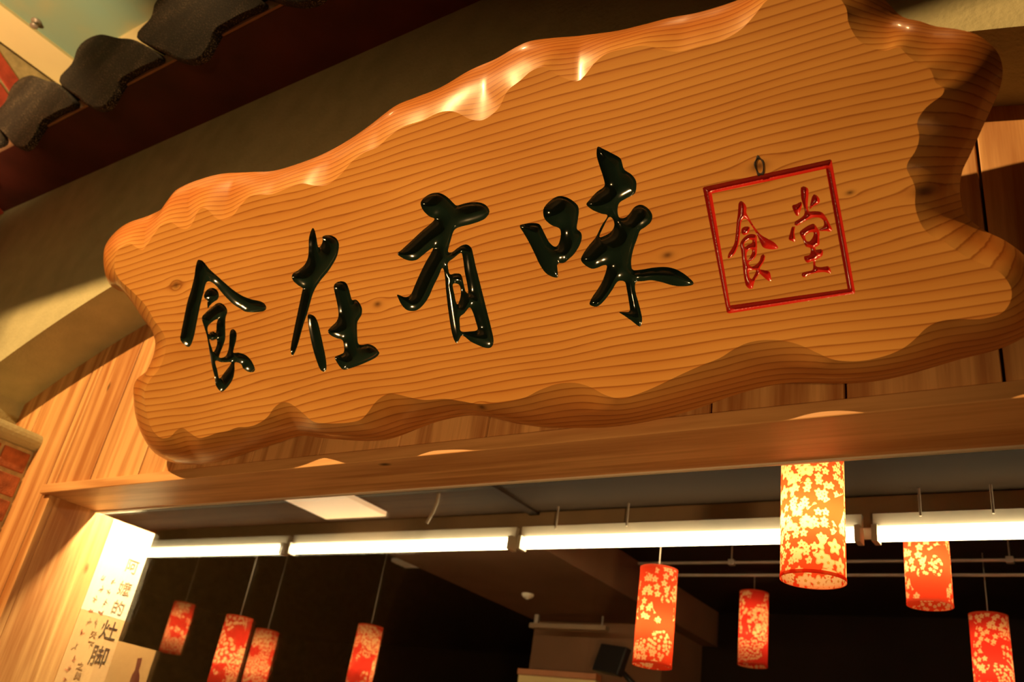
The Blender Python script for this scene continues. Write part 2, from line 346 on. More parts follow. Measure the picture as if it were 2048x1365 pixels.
plank(-2.688, XJ+0.0025, ZS+0.03, 3.0)
# deep left jamb and the head board
jm = MB().box(XJ-0.03, XJ, 0.0225, 0.375, 0.85, ZS, 0.001).build('trim_1', M['plank']); tag(jm, 'deep pine side jamb of the window', kind='structure')
hd = MB().box(XJ-0.03, XR, -0.018, 0.157, ZS, ZS+0.028, 0.002).build('trim_2', M['board_x']); tag(hd, 'pine head board along the top of the window opening', kind='structure')
sl = MB().box(XJ-0.03, XR, -0.02, 0.2, 0.85, 0.88, 0.002).build('trim_3', M['board_x']); tag(sl, 'pine sill board under the window', kind='structure')
win = MB().box(XJ, XR, GLASS_Y-0.004, GLASS_Y+0.004, 0.88, ZS).build('window_1', M['glass']); tag(win, 'wide clear shop window pane', kind='structure')
bead = MB().box(XJ, XR, 0.150, 0.157, ZS-0.004, ZS+0.0).build('glazing_bead', M['white_metal'], win)

# stucco wall with a segmental arch
AR_X, AR_R, AR_Z = -1.3, 4.2, 2.925
def arch_z(x): return AR_Z-AR_R+math.sqrt(max(0, AR_R**2-(x-AR_X)**2))
xs = list(np.linspace(-3.05, 0.62, 61)); v = []; f = []
for yy in (-0.18, 0.0):
    for x in xs: v.append((x, yy, arch_z(x)))
    for x in xs: v.append((x, yy, 4.0))
n = len(xs)
for i in range(n-1):
    f += [(i, i+1, n+i+1, n+i), (2*n+i+1, 2*n+i, 3*n+i, 3*n+i+1), (i+1, i, 2*n+i, 2*n+i+1)]
aw = MB().add(v, f).box(-3.6, -3.05, -0.18, 0.02, 2.43, 4.0).box(0.62, 1.3, -0.18, 0.0, 2.43, 4.0).build('wall_upper', M['stucco']); tag(aw, 'beige stucco wall with a shallow arch over the plank front', kind='structure')
# brick pier under the springing, with rounded capital
pier = MB().box(-3.5, -2.845, -0.168, 0.0, 0, 2.352).build('wall_left', M['mortar']); tag(pier, 'orange brick pier beside the plank wall', kind='structure')
bz = 0.008; k = 0
brick_me = None
def brick(parent, loc, size, mat, rot=0.0, store={}):
    key = (size, mat.name)
    if key not in store:
        o = MB().box(-size[0]/2, size[0]/2, -size[1]/2, size[1]/2, -size[2]/2, size[2]/2, 0.003).build('brick', mat, parent); store[key] = o.data
    else:
        o = bpy.data.objects.new('brick', store[key]); C.objects.link(o); o.parent = parent
    o.location = loc; o.rotation_euler = (rot, 0, 0)
z = 2.345-0.037
while z > 1.1:
    if k % 2 == 0: brick(pier, (-2.880, -0.0505, z), (0.08, 0.085, 0.064), M['brick']); brick(pier, (-2.880, -0.142, z), (0.08, 0.076, 0.064), M['brick'])
    else: brick(pier, (-2.880, -0.094, z), (0.08, 0.172, 0.064), M['brick'])
    z -= 0.0775; k += 1
cp = []
for i in range(9): q = -math.pi/2+math.pi*i/8; cp.append((-2.845+0.028*math.cos(q), 2.381+0.028*math.sin(q)))
cap_v = [(x, -0.205, zz) for x, zz in cp+[(-3.5, 2.409), (-3.5, 2.353)]]+[(x, 0.0, zz) for x, zz in cp+[(-3.5, 2.409), (-3.5, 2.353)]]
m_ = len(cp)+2
cap = obj('trim_4', cap_v, [(i, (i+1) % m_, m_+(i+1) % m_, m_+i) for i in range(m_)]+[tuple(range(m_))[::-1], tuple(range(m_, 2*m_))], M['stucco']); tag(cap, 'rounded beige moulding capping the brick pier', kind='structure')
imp = MB().box(-3.5, -3.05, -0.17, 0.0, 2.409, 2.43).build('trim_5', M['stucco']); tag(imp, 'beige block between brick pier and arch', kind='structure')

# ------------------------------------------------------------------ eave board and roof tiles
EZ = 3.36; EY = -0.40
roof = MB().box(-4.4, 0.9, EY, -0.18, EZ, EZ+0.03).build('roof', M['red_paint']); tag(roof, 'dark red eave board carrying a row of sandy black roof tiles', kind='structure')
batten = MB().box(-4.4, 0.9, EY-0.008, EY-0.0005, EZ+0.002, EZ+0.05).build('eave_batten', plain('weathered_pink_batten', (0.42, 0.22, 0.12), 0.8, 0.2, 12), roof)
tp = [(116, 161), (142, 126), (153, 97), (169, 79), (198, 67), (234, 73), (268, 78), (318, 112), (280, 135), (240, 160), (228, 185), (212, 210), (192, 217), (172, 210), (156, 197)]
TY = EY-0.03
prof = np.array([onY(p, TY)[[0, 2]] for p in tp]); x_off = prof[0, 0]; prof[:, 0] -= x_off
top_i, bot_i = prof[:8], prof[8:][::-1]
def tile_mesh():
    ring = np.vstack([smooth_loop(prof, 0.02)]); m2 = len(ring); v = []; ys = [0.0, 0.003, 0.010, 0.024, 0.030, 0.30, 0.6]; ins = [0.010, 0.003, 0.0, 0.0, 0.0, 0.0, 0.0]
    cen = ring.mean(0)
    for yy, ii in zip(ys, ins):
        for p in ring: d = p-cen; q = p-d/np.linalg.norm(d)*ii; v.append((q[0], yy, q[1]+yy*0.22))
    f = [tuple(range(m2))]
    for j in range(len(ys)-1):
        for i in range(m2): f.append((j*m2+i, (j+1)*m2+i, (j+1)*m2+(i+1) % m2, j*m2+(i+1) % m2))
    return v, f
tv, tf = tile_mesh(); _dz = EZ+0.031-min(p[2] for p in tv); tv = [(x, y, max(z_, EZ+0.031+0.15*y) if y > 0.026 else z_) for x, y, z_ in tv]; PER = 0.455; tile0 = None
for i in range(-3, 8):
    if tile0 is None: o = obj('roof_tile', tv, tf, M['tile'], roof, True); tile0 = o
    else: o = tile0.copy(); C.objects.link(o); o.parent = roof
    o.location = (x_off+i*PER, TY, 0)
tile0.data.polygons[0].use_smooth = False

# ------------------------------------------------------------------ hall ceiling with mural panel, brick side wall, floor
CZ = 4.0
hc = MB().box(-6, 4, -5, 0.3, CZ+0.03, CZ+0.08).build('ceiling', M['cream']); tag(hc, 'cream hall ceiling framing a teal mural panel', kind='structure')
obj_ = MB().box(-3.30, 3, -4.2, -0.26, CZ+0.012, CZ+0.03).build('mural_panel', M['teal'], hc); obj_['label'] = 'teal painted mural panel'
b1 = MB().box(-3.50, -3.30, -4.4, -0.0, CZ, CZ+0.03).build('ceiling_border', M['cream'], hc); b2_ = MB().box(-3.30, 3, -0.26, 0.0, CZ, CZ+0.03).build('ceiling_border', M['cream'], hc)
sprk = empty('ceiling_sprinkler', tuple(onZ((73, 42), CZ+0.012))); tag(sprk, 'tiny metal sprinkler head on the teal mural ceiling', 'sprinkler')
MB().lathe([(0.0, 0), (0.02, 0), (0.02, -0.004), (0.007, -0.006), (0.007, -0.022)]).build('base', M['grey_metal'], sprk)
MB().lathe([(0.007, -0.022), (0.016, -0.024), (0.016, -0.027), (0.0, -0.028)]).build('deflector', M['grey_metal'], sprk)
ws = MB().box(-3.62, -3.512, -4.4, -0.18, 0, CZ).build('wall_side', M['mortar']); tag(ws, 'red brick side wall laid in raking courses below the cream ceiling border', kind='structure')
ra = -0.48; ca, sa = math.cos(ra), math.sin(ra)
for i in range(-9, 10):
    for j in range(-7, 9):
        a_ = (i+0.5*(j % 2))*0.225; c_ = j*0.082
        yy = -0.55+a_*ca-c_*sa; zz = 3.6+a_*sa+c_*ca
        if -1.5 < yy < -0.285 and 3.05 < zz < CZ-0.045: brick(ws, (-3.535, yy, zz), (0.055, 0.21, 0.068), M['brick_red'], ra)
fl = MB().box(-7, 4, -5, 6, -0.05, 0).build('floor', M['floor']); tag(fl, 'brown tiled floor', kind='structure')

# unseen board added behind the viewer to cut the spotlight above the sign
L0 = np.array(KEY)
HBY = -1.8
def hb(P): P = np.array(P); return L0+(P-L0)*((HBY-L0[1])/(P[1]-L0[1]))
pa, pb = hb((-2.60, -0.18, 2.83)), hb((-0.25, -0.45, 2.95))
sl_ = (pb[2]-pa[2])/(pb[0]-pa[0]); x0_, x1_ = pa[0]-1.6, pb[0]+1.2
z0_, z1_ = pa[2]-1.6*sl_, pb[2]+1.2*sl_
hbc = [(x0_, z0_), (pb[0], pb[2]), (x1_, pb[2]-0.5*(x1_-pb[0])), (x1_, 4.0), (x0_, 4.0)]
hbv = [(x, y, z_) for y in (HBY-0.03, HBY) for x, z_ in hbc]
hbo = obj('spotlight_cutoff', hbv, [(0, 1, 2, 3, 4), (9, 8, 7, 6, 5)]+[(i, 5+i, 5+(i+1) % 5, (i+1) % 5) for i in range(5)], M['dark_wood']); tag(hbo, 'dark board added out of view to cut the spotlight off above the sign', kind='structure')

# ------------------------------------------------------------------ the carved signboard
TH = math.radians(32)
SU = np.array([0, -math.sin(TH), math.cos(TH)]); SN = np.array([0, -math.cos(TH), -math.sin(TH)])
SO = np.array([-1.2, -0.115, 2.245])
def on_sign(p, n=0.0):
    d = ray(p); o_ = SO+SN*n; k_ = ((o_-CAM)@SN)/(d@SN); q = CAM+d*k_-SO; return (q[0], q@SU)
def S(pts, n=0.0): return np.array([on_sign(p, n) for p in pts])
outer_px = [(208,515),(210,495),(217,480),(235,460),(258,445),(295,432),(323,418),(338,398),(351,381),(375,368),(402,358),(430,350),(457,346),(503,344),(549,341),(600,326),(650,306),(700,278),(740,250),(790,212),(830,195),(880,175),(940,140),(990,118),(1030,95),(1060,82),(1100,76),(1150,72),(1200,66),(1240,60),(1290,48),(1340,35),(1390,26),(1440,12),(1480,-2),(1530,-22),(1590,-42),(1650,-52),(1705,-45),(1745,-25),(1771,0),(1803,32),(1840,42),(1871,52),(1914,58),(1954,69),(1988,95),(2003,123),(2005,150),(1997,184),(1969,246),(1938,314),(1926,338),(1920,369),(1922,400),(1931,429),(1966,459),(2010,481),(2048,510),(2072,545),(2084,585),(2082,630),(2068,660),(2046,676),(1996,699),(1919,719),(1820,748),(1755,762),(1692,767),(1618,766),(1570,767),(1520,776),(1470,790),(1420,808),(1370,825),(1320,838),(1270,848),(1210,855),(1150,856),(1090,855),(1040,848),(1000,839),(970,832),(930,832),(880,842),(840,856),(800,872),(770,880),(734,882),(690,880),(642,876),(620,872),(595,873),(550,888),(503,903),(465,916),(429,925),(390,929),(351,927),(325,916),(305,902),(290,880),(279,856),(271,825),(268,792),(268,772),(274,758),(295,740),(309,713),(313,692),(312,672),(303,658),(291,644),(275,615),(254,588),(235,580),(219,568),(211,545)]
inner_px = [(230,520),(236,500),(258,487),(272,494),(286,499),(300,480),(318,455),(332,446),(346,446),(358,455),(372,458),(384,448),(394,425),(404,416),(415,419),(430,434),(445,441),(465,432),(480,412),(498,394),(520,389),(545,388),(575,376),(605,367),(630,371),(655,369),(680,350),(705,322),(729,305),(756,293),(778,273),(807,253),(846,240),(870,228),(890,222),(912,224),(940,238),(964,240),(985,228),(1000,212),(1010,190),(1020,176),(1039,162),(1062,142),(1086,133),(1098,140),(1112,148),(1132,157),(1154,162),(1170,150),(1188,127),(1213,107),(1250,97),(1286,91),(1318,97),(1354,103),(1400,92),(1442,81),(1481,59),(1510,29),(1532,2),(1560,-12),(1620,-18),(1670,-10),(1692,15),(1697,45),(1713,75),(1732,90),(1752,98),(1772,101),(1797,94),(1815,110),(1838,128),(1858,136),(1866,150),(1872,166),(1888,176),(1884,190),(1868,202),(1852,215),(1839,232),(1834,248),(1838,266),(1837,285),(1829,305),(1816,324),(1814,340),(1824,358),(1831,380),(1830,405),(1834,428),(1846,455),(1864,472),(1889,484),(1915,502),(1945,520),(1970,530),(2000,545),(2022,575),(2020,605),(2000,628),(1960,638),(1920,638),(1893,640),(1870,646),(1850,658),(1830,678),(1805,697),(1770,712),(1720,722),(1670,720),(1635,706),(1605,692),(1570,682),(1530,680),(1495,686),(1465,700),(1440,716),(1400,732),(1360,750),(1310,774),(1270,790),(1240,797),(1210,790),(1180,774),(1150,766),(1115,768),(1080,780),(1050,795),(1010,804),(960,808),(920,802),(890,798),(850,800),(820,795),(800,790),(780,787),(762,795),(748,808),(735,826),(720,840),(690,846),(655,847),(628,844),(610,830),(595,817),(578,806),(563,805),(548,816),(535,834),(515,848),(495,854),(475,855),(455,862),(434,866),(415,873),(397,876),(380,866),(365,856),(352,862),(340,874),(322,876),(306,862),(296,838),(290,805),(290,782),(300,760),(318,738),(330,708),(332,684),(324,662),(308,640),(292,612),(272,590),(255,574),(240,560),(230,542)]
def tr(pts, ox, oy, sc): return [(ox+x/sc, oy+y/sc) for x, y in pts]
A_ = (330, 430, 3.689); B_ = (770, 360, 3.791); C_ = (1020, 280, 3.5); D_ = (1390, 300, 4.0147)
chars = {
 'shi': (A_, 'black', 'black carved character 食', [
  [[(240,335),(262,332),(285,345),(330,400),(375,440),(430,490),(500,550),(570,595),(640,622),(700,635),(735,655),(748,685),(735,705),(700,715),(640,718),(590,712),(555,690),(500,655),(430,585),(375,520),(335,492),(305,500),(285,570),(262,660),(237,780),(215,890),(190,960),(165,972),(130,945),(113,915),(118,870),(140,760),(165,640),(190,560),(215,460),(225,390)]],
  [[(288,590),(310,552),(345,537),(380,550),(397,585),(390,620),(355,645),(330,670),(316,690),(312,660),(312,630),(292,615)]],
  [[(272,760),(300,720),(345,680),(385,650),(420,652),(450,680),(460,715),(447,760),(445,830),(445,910),(430,960),(410,1010),(400,1050),(430,1050),(455,1030),(470,980),(475,920),(478,870),(490,845),(510,845),(527,870),(525,920),(510,980),(505,1015),(540,1015),(590,1030),(630,1065),(655,1110),(664,1145),(645,1160),(610,1155),(575,1130),(565,1105),(540,1090),(515,1090),(513,1150),(500,1210),(470,1260),(430,1300),(405,1298),(375,1255),(365,1190),(345,1110),(330,1020),(310,900),(290,830)],
   [(316,825),(350,787),(388,768),(381,800),(376,865),(358,860),(335,865),(321,878)], [(327,918),(350,926),(380,917),(382,960),(358,1010),(345,980)], [(372,1078),(420,1087),(485,1087),(478,1110),(440,1160),(402,1205),(387,1150)]]]),
 'zai': (A_, 'black', 'black carved character 在', [
  [[(1092,95),(1105,115),(1118,170),(1130,235),(1150,225),(1163,190),(1162,160),(1190,148),(1225,150),(1260,168),(1280,200),(1283,240),(1270,300),(1240,360),(1200,420),(1150,480),(1110,540),(1085,600),(1060,690),(1045,740),(1018,820),(985,940),(960,1010),(940,1037),(928,1010),(930,960),(945,880),(970,760),(995,640),(1012,560),(1015,540),(985,520),(950,490),(936,460),(945,430),(985,405),(1030,365),(1055,310),(1060,240),(1062,170),(1078,115)]],
  [[(1054,737),(1080,735),(1110,755),(1130,800),(1145,860),(1165,950),(1185,1050),(1192,1120),(1185,1150),(1165,1155),(1140,1130),(1110,1050),(1085,960),(1065,860),(1055,790)]],
  [[(1245,530),(1262,500),(1300,488),(1335,500),(1355,540),(1368,590),(1380,625),(1410,625),(1435,650),(1453,690),(1450,735),(1430,770),(1418,800),(1418,870),(1425,945),(1455,958),(1500,952),(1545,970),(1575,1005),(1580,1025),(1550,1055),(1490,1085),(1430,1110),(1370,1130),(1320,1142),(1295,1125),(1270,1090),(1253,1050),(1290,1030),(1320,1010),(1318,950),(1305,920),(1265,908),(1220,885),(1202,855),(1225,825),(1265,785),(1280,740),(1275,680),(1258,600)]]]),
 'you': (B_, 'black', 'black carved character 有', [
  [[(270,180),(285,145),(330,110),(385,95),(435,105),(480,135),(520,175),(545,192),(600,178),(660,168),(720,170),(765,190),(790,225),(788,255),(760,290),(720,312),(650,335),(580,352),(535,370),(515,400),(500,450),(483,510),(480,545),(510,545),(550,515),(590,492),(625,490),(655,515),(668,560),(685,640),(710,740),(740,860),(770,980),(800,1100),(822,1200),(818,1250),(795,1273),(750,1270),(690,1245),(650,1225),(600,1185),(580,1180),(560,1215),(545,1238),(525,1215),(505,1150),(490,1060),(475,950),(462,830),(455,740),(445,680),(430,670),(405,730),(370,800),(335,880),(300,935),(260,975),(220,993),(165,985),(125,945),(100,895),(90,870),(110,872),(140,885),(170,885),(200,860),(230,790),(270,700),(310,620),(345,560),(365,515),(330,535),(280,575),(240,605),(190,612),(140,595),(95,560),(130,525),(200,460),(280,385),(340,335),(375,295),(335,275),(290,230)],
   [(480,625),(520,592),(575,552),(590,590),(605,700),(625,800),(630,856),(612,846),(597,790),(586,740),(570,712),(530,708),(492,713),(478,660)], [(514,792),(550,787),(570,810),(575,870),(555,938),(540,930),(527,870)], [(568,1040),(600,1012),(640,967),(665,1000),(690,1080),(700,1135),(640,1148),(577,1146),(568,1100)]]]),
 'wei': (C_, 'black', 'black carved character 味', [
  [[(68,600),(110,585),(160,580),(205,588),(225,620),(250,670),(275,715),(310,745),(335,735),(352,690),(355,640),(340,615),(290,595),(245,555),(232,510),(240,470),(280,425),(335,393),(390,398),(440,425),(475,460),(482,500),(475,560),(468,620),(495,645),(503,680),(490,730),(455,790),(415,830),(380,858),(340,862),(330,875),(335,930),(333,962),(290,955),(245,925),(205,865),(170,790),(130,710),(95,650)]],
  [[(613,47),(650,60),(710,90),(770,125),(785,160),(800,205),(850,240),(880,280),(885,325),(872,375),(820,405),(770,435),(755,470),(755,515),(770,545),(810,540),(840,510),(870,470),(910,452),(950,465),(985,500),(997,535),(985,575),(945,610),(910,635),(890,690),(865,760),(850,830),(850,885),(865,910),(930,905),(1000,893),(1080,888),(1150,900),(1210,930),(1260,970),(1287,1003),(1265,1018),(1210,1024),(1140,1018),(1060,995),(990,982),(930,988),(885,992),(875,1020),(880,1070),(900,1140),(918,1210),(925,1260),(915,1303),(895,1300),(850,1265),(800,1230),(763,1205),(800,1203),(838,1195),(830,1120),(818,1050),(805,995),(770,985),(745,1000),(715,1050),(680,1100),(640,1145),(605,1167),(570,1160),(556,1145),(575,1100),(610,1050),(645,990),(668,930),(678,880),(650,878),(610,895),(570,900),(525,875),(497,840),(510,800),(550,740),(600,680),(640,600),(682,530),(640,515),(580,490),(535,452),(555,420),(605,365),(660,322),(655,270),(630,190),(607,110)],
   [(626,676),(657,602),(692,540),(715,547),(729,577),(726,613),(700,648),(660,670)]]]),
 'seal_shi': (D_, 'red', 'red carved seal character 食', [
  [[(350,430),(370,408),(400,430),(415,465),(412,500),(440,555),(480,620),(530,680),(590,715),(640,745),(668,785),(640,797),(590,795),(545,780),(520,730),(490,665),(455,610),(420,560),(390,552),(370,580),(365,640),(358,700),(345,770),(320,830),(290,860),(263,868),(270,830),(295,790),(318,740),(328,660),(335,580),(345,500)]],
  [[(374,632),(402,614),(440,617),(440,640),(425,668),(397,683),(374,666)]],
  [[(362,750),(390,705),(430,678),(470,675),(495,690),(497,740),(498,800),(490,850),(465,880),(430,905),(450,935),(490,920),(520,885),(530,850),(550,835),(563,850),(555,890),(535,925),(520,955),(560,965),(600,980),(612,1050),(590,1050),(550,1020),(515,990),(505,1010),(480,1050),(462,1112),(440,1115),(410,1090),(395,1030),(385,950),(378,880),(370,810)],
   [(396,748),(438,718),(460,723),(455,748),(425,760),(401,778)], [(420,886),(440,862),(460,815),(453,793),(432,802),(415,830)], [(434,972),(488,963),(483,990),(456,1036),(442,1028)]]]),
 'seal_tang': (D_, 'red', 'red carved seal character 堂', [
  [[(850,300),(870,290),(905,305),(912,340),(908,400),(905,450),(915,490),(960,490),(1020,500),(1060,550),(1085,600),(1102,640),(1090,655),(1050,650),(1005,650),(990,640),(1030,615),(1035,580),(1015,550),(960,540),(900,560),(850,590),(815,608),(798,598),(802,575),(840,550),(875,520),(880,480),(868,440),(852,380)]],
  [[(780,445),(810,435),(852,415),(860,440),(845,490),(830,530),(812,525),(790,485)]], [[(922,450),(940,375),(960,355),(990,375),(1003,410),(985,435),(950,450),(922,475)]],
  [[(780,614),(803,614),(798,660),(805,735),(775,728),(752,715),(765,660)]],
  [[(840,660),(870,630),(920,600),(955,592),(980,622),(1000,660),(998,700),(998,760),(965,780),(970,800),(1010,795),(1027,805),(1022,850),(990,870),(970,880),(970,930),(1010,940),(1070,932),(1085,950),(1090,990),(1040,980),(980,985),(920,1000),(880,1022),(858,1010),(862,985),(900,975),(945,960),(948,920),(945,890),(905,905),(885,890),(875,855),(920,840),(930,800),(925,785),(890,775),(870,730),(850,690)],
   [(885,690),(920,662),(953,662),(945,700),(920,733),(900,733)]]]),
 'seal_frame': (D_, 'red', 'red carved square seal border', [
  [[(62,305),(75,295),(1085,74),(1098,82),(1285,1130),(1282,1152),(275,1312),(256,1305)], [(135,348),(1050,150),(1225,1113),(283,1247)]]]),
}
EDGE = -0.05; BACK = -0.085
OUT = smooth_loop(S(outer_px, EDGE), 0.008); INN = smooth_loop(S(inner_px), 0.006)
knots = [(*on_sign(p), r_) for p, r_ in [((1517, 332), 0.016), ((1335, 510), 0.011), ((755, 608), 0.012), ((352, 570), 0.020), ((1848, 380), 0.016), ((1700, 385), 0.007), ((960, 815), 0.011)]]
M['sign'] = sign_wood(knots)
char_loops = {}
for key, (T, colr, lab, strokes) in chars.items():
    char_loops[key] = [[(np.array(S(tr(lp, *T))) if key == 'seal_frame' else smooth_loop(S(tr(lp, *T)), 0.003)) for lp in st] for st in strokes]
holes = [lp for st_ in char_loops.values() for st in st_ for lp in st]
sb = MB()
Vf, Ff = fill([INN]+holes)
sb.add([(x, y, 0) for x, y in Vf], Ff)
# chiselled edge band between the flat face and the outline
lo, hi = OUT.min(0), OUT.max(0)
gx, gy = np.meshgrid(np.arange(lo[0], hi[0], 0.007), np.arange(lo[1], hi[1], 0.007)); gp = np.column_stack([gx.ravel(), gy.ravel()])
gp = gp+rng.uniform(-0.0012, 0.0012, gp.shape)
gp = gp[inside(gp, OUT) & ~inside(gp, INN)]
di, do = seg_dist(gp, INN), seg_dist(gp, OUT); gp = gp[(di > 0.0035) & (do > 0.0035)]
Vb, Fb = fill([OUT, INN], gp)
di, do = seg_dist(Vb, INN), seg_dist(Vb, OUT); rr = di/(di+do+1e-9)
hz = EDGE*(0.62*rr+0.38*rr**4)
sb.add([(x, y, h) for (x, y), h in zip(Vb, hz)], Fb, True)
# rounded side and back
cen = OUT.mean(0); m2 = len(OUT); nrm = np.roll(OUT, -1, 0)-np.roll(OUT, 1, 0); nrm = np.column_stack([-nrm[:, 1], nrm[:, 0]]); nrm /= np.linalg.norm(nrm, axis=1)[:, None]
ar = 0.5*np.sum(OUT[:, 0]*np.roll(OUT[:, 1], -1)-np.roll(OUT[:, 0], -1)*OUT[:, 1])
if ar < 0: nrm = -nrm
side = []; lev = [(0.0, EDGE), (0.004, EDGE-0.010), (0.007, EDGE-0.024), (0.012, BACK)]
for ins, h in lev: side += [(x, y, h) for x, y in OUT+nrm*ins]
sf = []
for j in range(len(lev)-1):
    for i in range(m2):
        q = (j*m2+i, (j+1)*m2+i, (j+1)*m2+(i+1) % m2, j*m2+(i+1) % m2); sf.append(q if ar > 0 else q[::-1])
sb.add(side, sf, True)
sb.add([(x, y, BACK) for x, y in OUT+nrm*0.012], [tuple(range(m2))[::-1] if ar > 0 else tuple(range(m2))])
sign = sb.build('signboard', M['sign'])
tag(sign, 'large wavy-edged varnished pine signboard with carved Chinese characters over the window', 'sign')
sign.matrix_world = Matrix(((1, SU[0], SN[0], SO[0]), (0, SU[1], SN[1], SO[1]), (0, SU[2], SN[2], SO[2]), (0, 0, 0, 1)))
# painted V-cut characters set into the face
for key, (T, colr, lab, strokes) in chars.items():
    mb = MB(); red = colr == 'red'; step = 0.0022 if red else 0.003; dmax = 0.007 if red else 0.014
    for st in char_loops[key]:
        allp = np.vstack(st); lo, hi = allp.min(0), allp.max(0)
        gx, gy = np.meshgrid(np.arange(lo[0], hi[0], step), np.arange(lo[1], hi[1], step)); g_ = np.column_stack([gx.ravel(), gy.ravel()])
        odd = np.zeros(len(g_), bool)
        for lp in st: odd ^= inside(g_, lp)
        g_ = g_[odd]; d = np.min([seg_dist(g_, lp) for lp in st], axis=0); g_ = g_[d > step*0.55]
        V2, F2 = fill(st, g_); d = np.min([seg_dist(V2, lp) for lp in st], axis=0)
        dep = dmax*(1-np.exp(-d*1.25/dmax))
        mb.add([(x, y, -h) for (x, y), h in zip(V2, dep)], F2, True)
    o = mb.build('seal_border' if key == 'seal_frame' else 'carved_character', M['lacquer_red'] if red else M['lacquer'], sign); o['label'] = lab

kx, ky = on_sign((1519, 332)); kv = []; kf = []
for i in range(24):
    q = 2*math.pi*i/24; wob = 1+0.12*math.sin(5*q)
    for rad, h in ((0.62, -0.001), (0.8, 0.0018), (1.0*wob, 0.0004)): kv.append((kx+0.0075*rad*math.cos(q), ky+0.0155*rad*math.sin(q), h))
for i in range(24):
    j = (i+1) % 24
    for k in range(2): kf.append((i*3+k, i*3+k+1, j*3+k+1, j*3+k))
kn = obj('bark_knot', kv, kf, plain('black_bark', (0.02, 0.012, 0.006), 0.7, 0.4, 200), sign, True); kn['label'] = 'black bark ring of a wood knot'

# ------------------------------------------------------------------ room behind the window
RC = 2.62                                                    # room ceiling
YT = 1.25                                                    # line of the tubes
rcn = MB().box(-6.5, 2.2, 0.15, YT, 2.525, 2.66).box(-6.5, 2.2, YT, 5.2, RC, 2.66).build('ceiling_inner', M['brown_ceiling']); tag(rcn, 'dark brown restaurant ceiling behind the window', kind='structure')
for x0, x1 in ((-1.775, -1.735),):
    MB().box(x0, x1, 0.2, YT, 2.515, 2.525).build('ceiling_strip', M['dark_wall'], rcn)
beam = MB().box(-6.5, 2.2, YT-0.01, YT+0.10, 2.435, RC).build('trim_6', M['beam']); tag(beam, 'taupe ceiling beam carrying the fluorescent tubes', kind='structure')
bulk = MB().box(-2.62, -1.82, YT+0.1, 3.1, 2.45, RC).build('trim_7', M['brown_wall']); tag(bulk, 'boxed brown duct running back under the ceiling', kind='structure')
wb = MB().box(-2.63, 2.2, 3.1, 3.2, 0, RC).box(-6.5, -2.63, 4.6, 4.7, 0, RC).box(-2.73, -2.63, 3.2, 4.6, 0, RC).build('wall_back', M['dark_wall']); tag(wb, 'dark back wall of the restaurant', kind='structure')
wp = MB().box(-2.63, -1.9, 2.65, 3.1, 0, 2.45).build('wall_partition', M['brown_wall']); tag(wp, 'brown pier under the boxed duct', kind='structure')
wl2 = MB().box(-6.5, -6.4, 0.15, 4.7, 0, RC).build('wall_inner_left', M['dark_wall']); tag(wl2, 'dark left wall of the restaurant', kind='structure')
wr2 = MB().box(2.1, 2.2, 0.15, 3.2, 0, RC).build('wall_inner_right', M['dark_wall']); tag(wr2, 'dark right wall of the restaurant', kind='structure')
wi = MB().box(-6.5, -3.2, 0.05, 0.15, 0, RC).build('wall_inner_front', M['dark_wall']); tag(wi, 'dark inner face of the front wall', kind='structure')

# fluorescent tubes end to end under the beam
TXS = [(-4.15, -2.99), (-2.96, -1.81), (-1.785, -0.63), (-0.60, 0.56)]
tl = ['fluorescent tube passing behind the white wall poster', 'fluorescent tube second from the wall poster, between two lamp holders', 'fluorescent tube passing behind the large orange pendant lamp', 'fluorescent tube passing in front of the sprig-printed pendant lamp']
for (x0, x1), lab in zip(TXS, tl):
    ft = empty('fluorescent_light', ((x0+x1)/2, YT-0.02, 2.437)); tag(ft, lab, 'tube light', 'tube lights along the beam')
    h = (x1-x0)/2
    MB().box(-h, h, -0.012, 0.009, -0.006, 0.03).build('batten', M['white_metal'], ft).location.z = 0.0
    MB().tube((-h+0.015, -0.012, -0.032), (h-0.015, -0.012, -0.032), 0.0185).build('tube', M['tube'], ft)
    for sx in (-1, 1): MB().box(sx*(h-0.008)-0.008, sx*(h-0.008)+0.008, -0.034, 0.009, -0.055, -0.007, 0.001).build('lamp_holder', M['white_metal'], ft)

# ceiling downlight washing the poster
dl = empty('ceiling_downlight', (-2.42, 0.28, 2.525)); tag(dl, 'small round ceiling downlight close behind the window head', 'downlight')
MB().lathe([(0.0, -0.001), (0.05, -0.001), (0.055, -0.012), (0.042, -0.014), (0.040, -0.004)]).build('trim_ring', M['white_metal'], dl)
MB().lathe([(0.0, -0.006), (0.039, -0.006)]).build('lens', M['downlight'], dl)
spot('downlight_beam', (-2.42, 0.28, 2.505), (-2.64, 0.25, 2.08), 0.03, 120, (1.0, 0.78, 0.42), 70, 0.5)

def text_mesh(name, s, size, mat, parent, loc, rot, flat=0.0008, sx=1.0):
    cu = bpy.data.curves.new(name, 'FONT'); cu.body = s; cu.size = size; cu.align_x = 'CENTER'; cu.align_y = 'CENTER'; cu.extrude = flat
    t = bpy.data.objects.new(name, cu); C.objects.link(t); dg = bpy.context.evaluated_depsgraph_get()
    me = bpy.data.meshes.new_from_object(t.evaluated_get(dg)); bpy.data.objects.remove(t)
    me.materials.clear(); me.materials.append(mat)
    o = bpy.data.objects.new(name, me); C.objects.link(o); o.parent = parent; o.location = loc; o.rotation_euler = rot; o.scale = (sx, 1, 1); return o
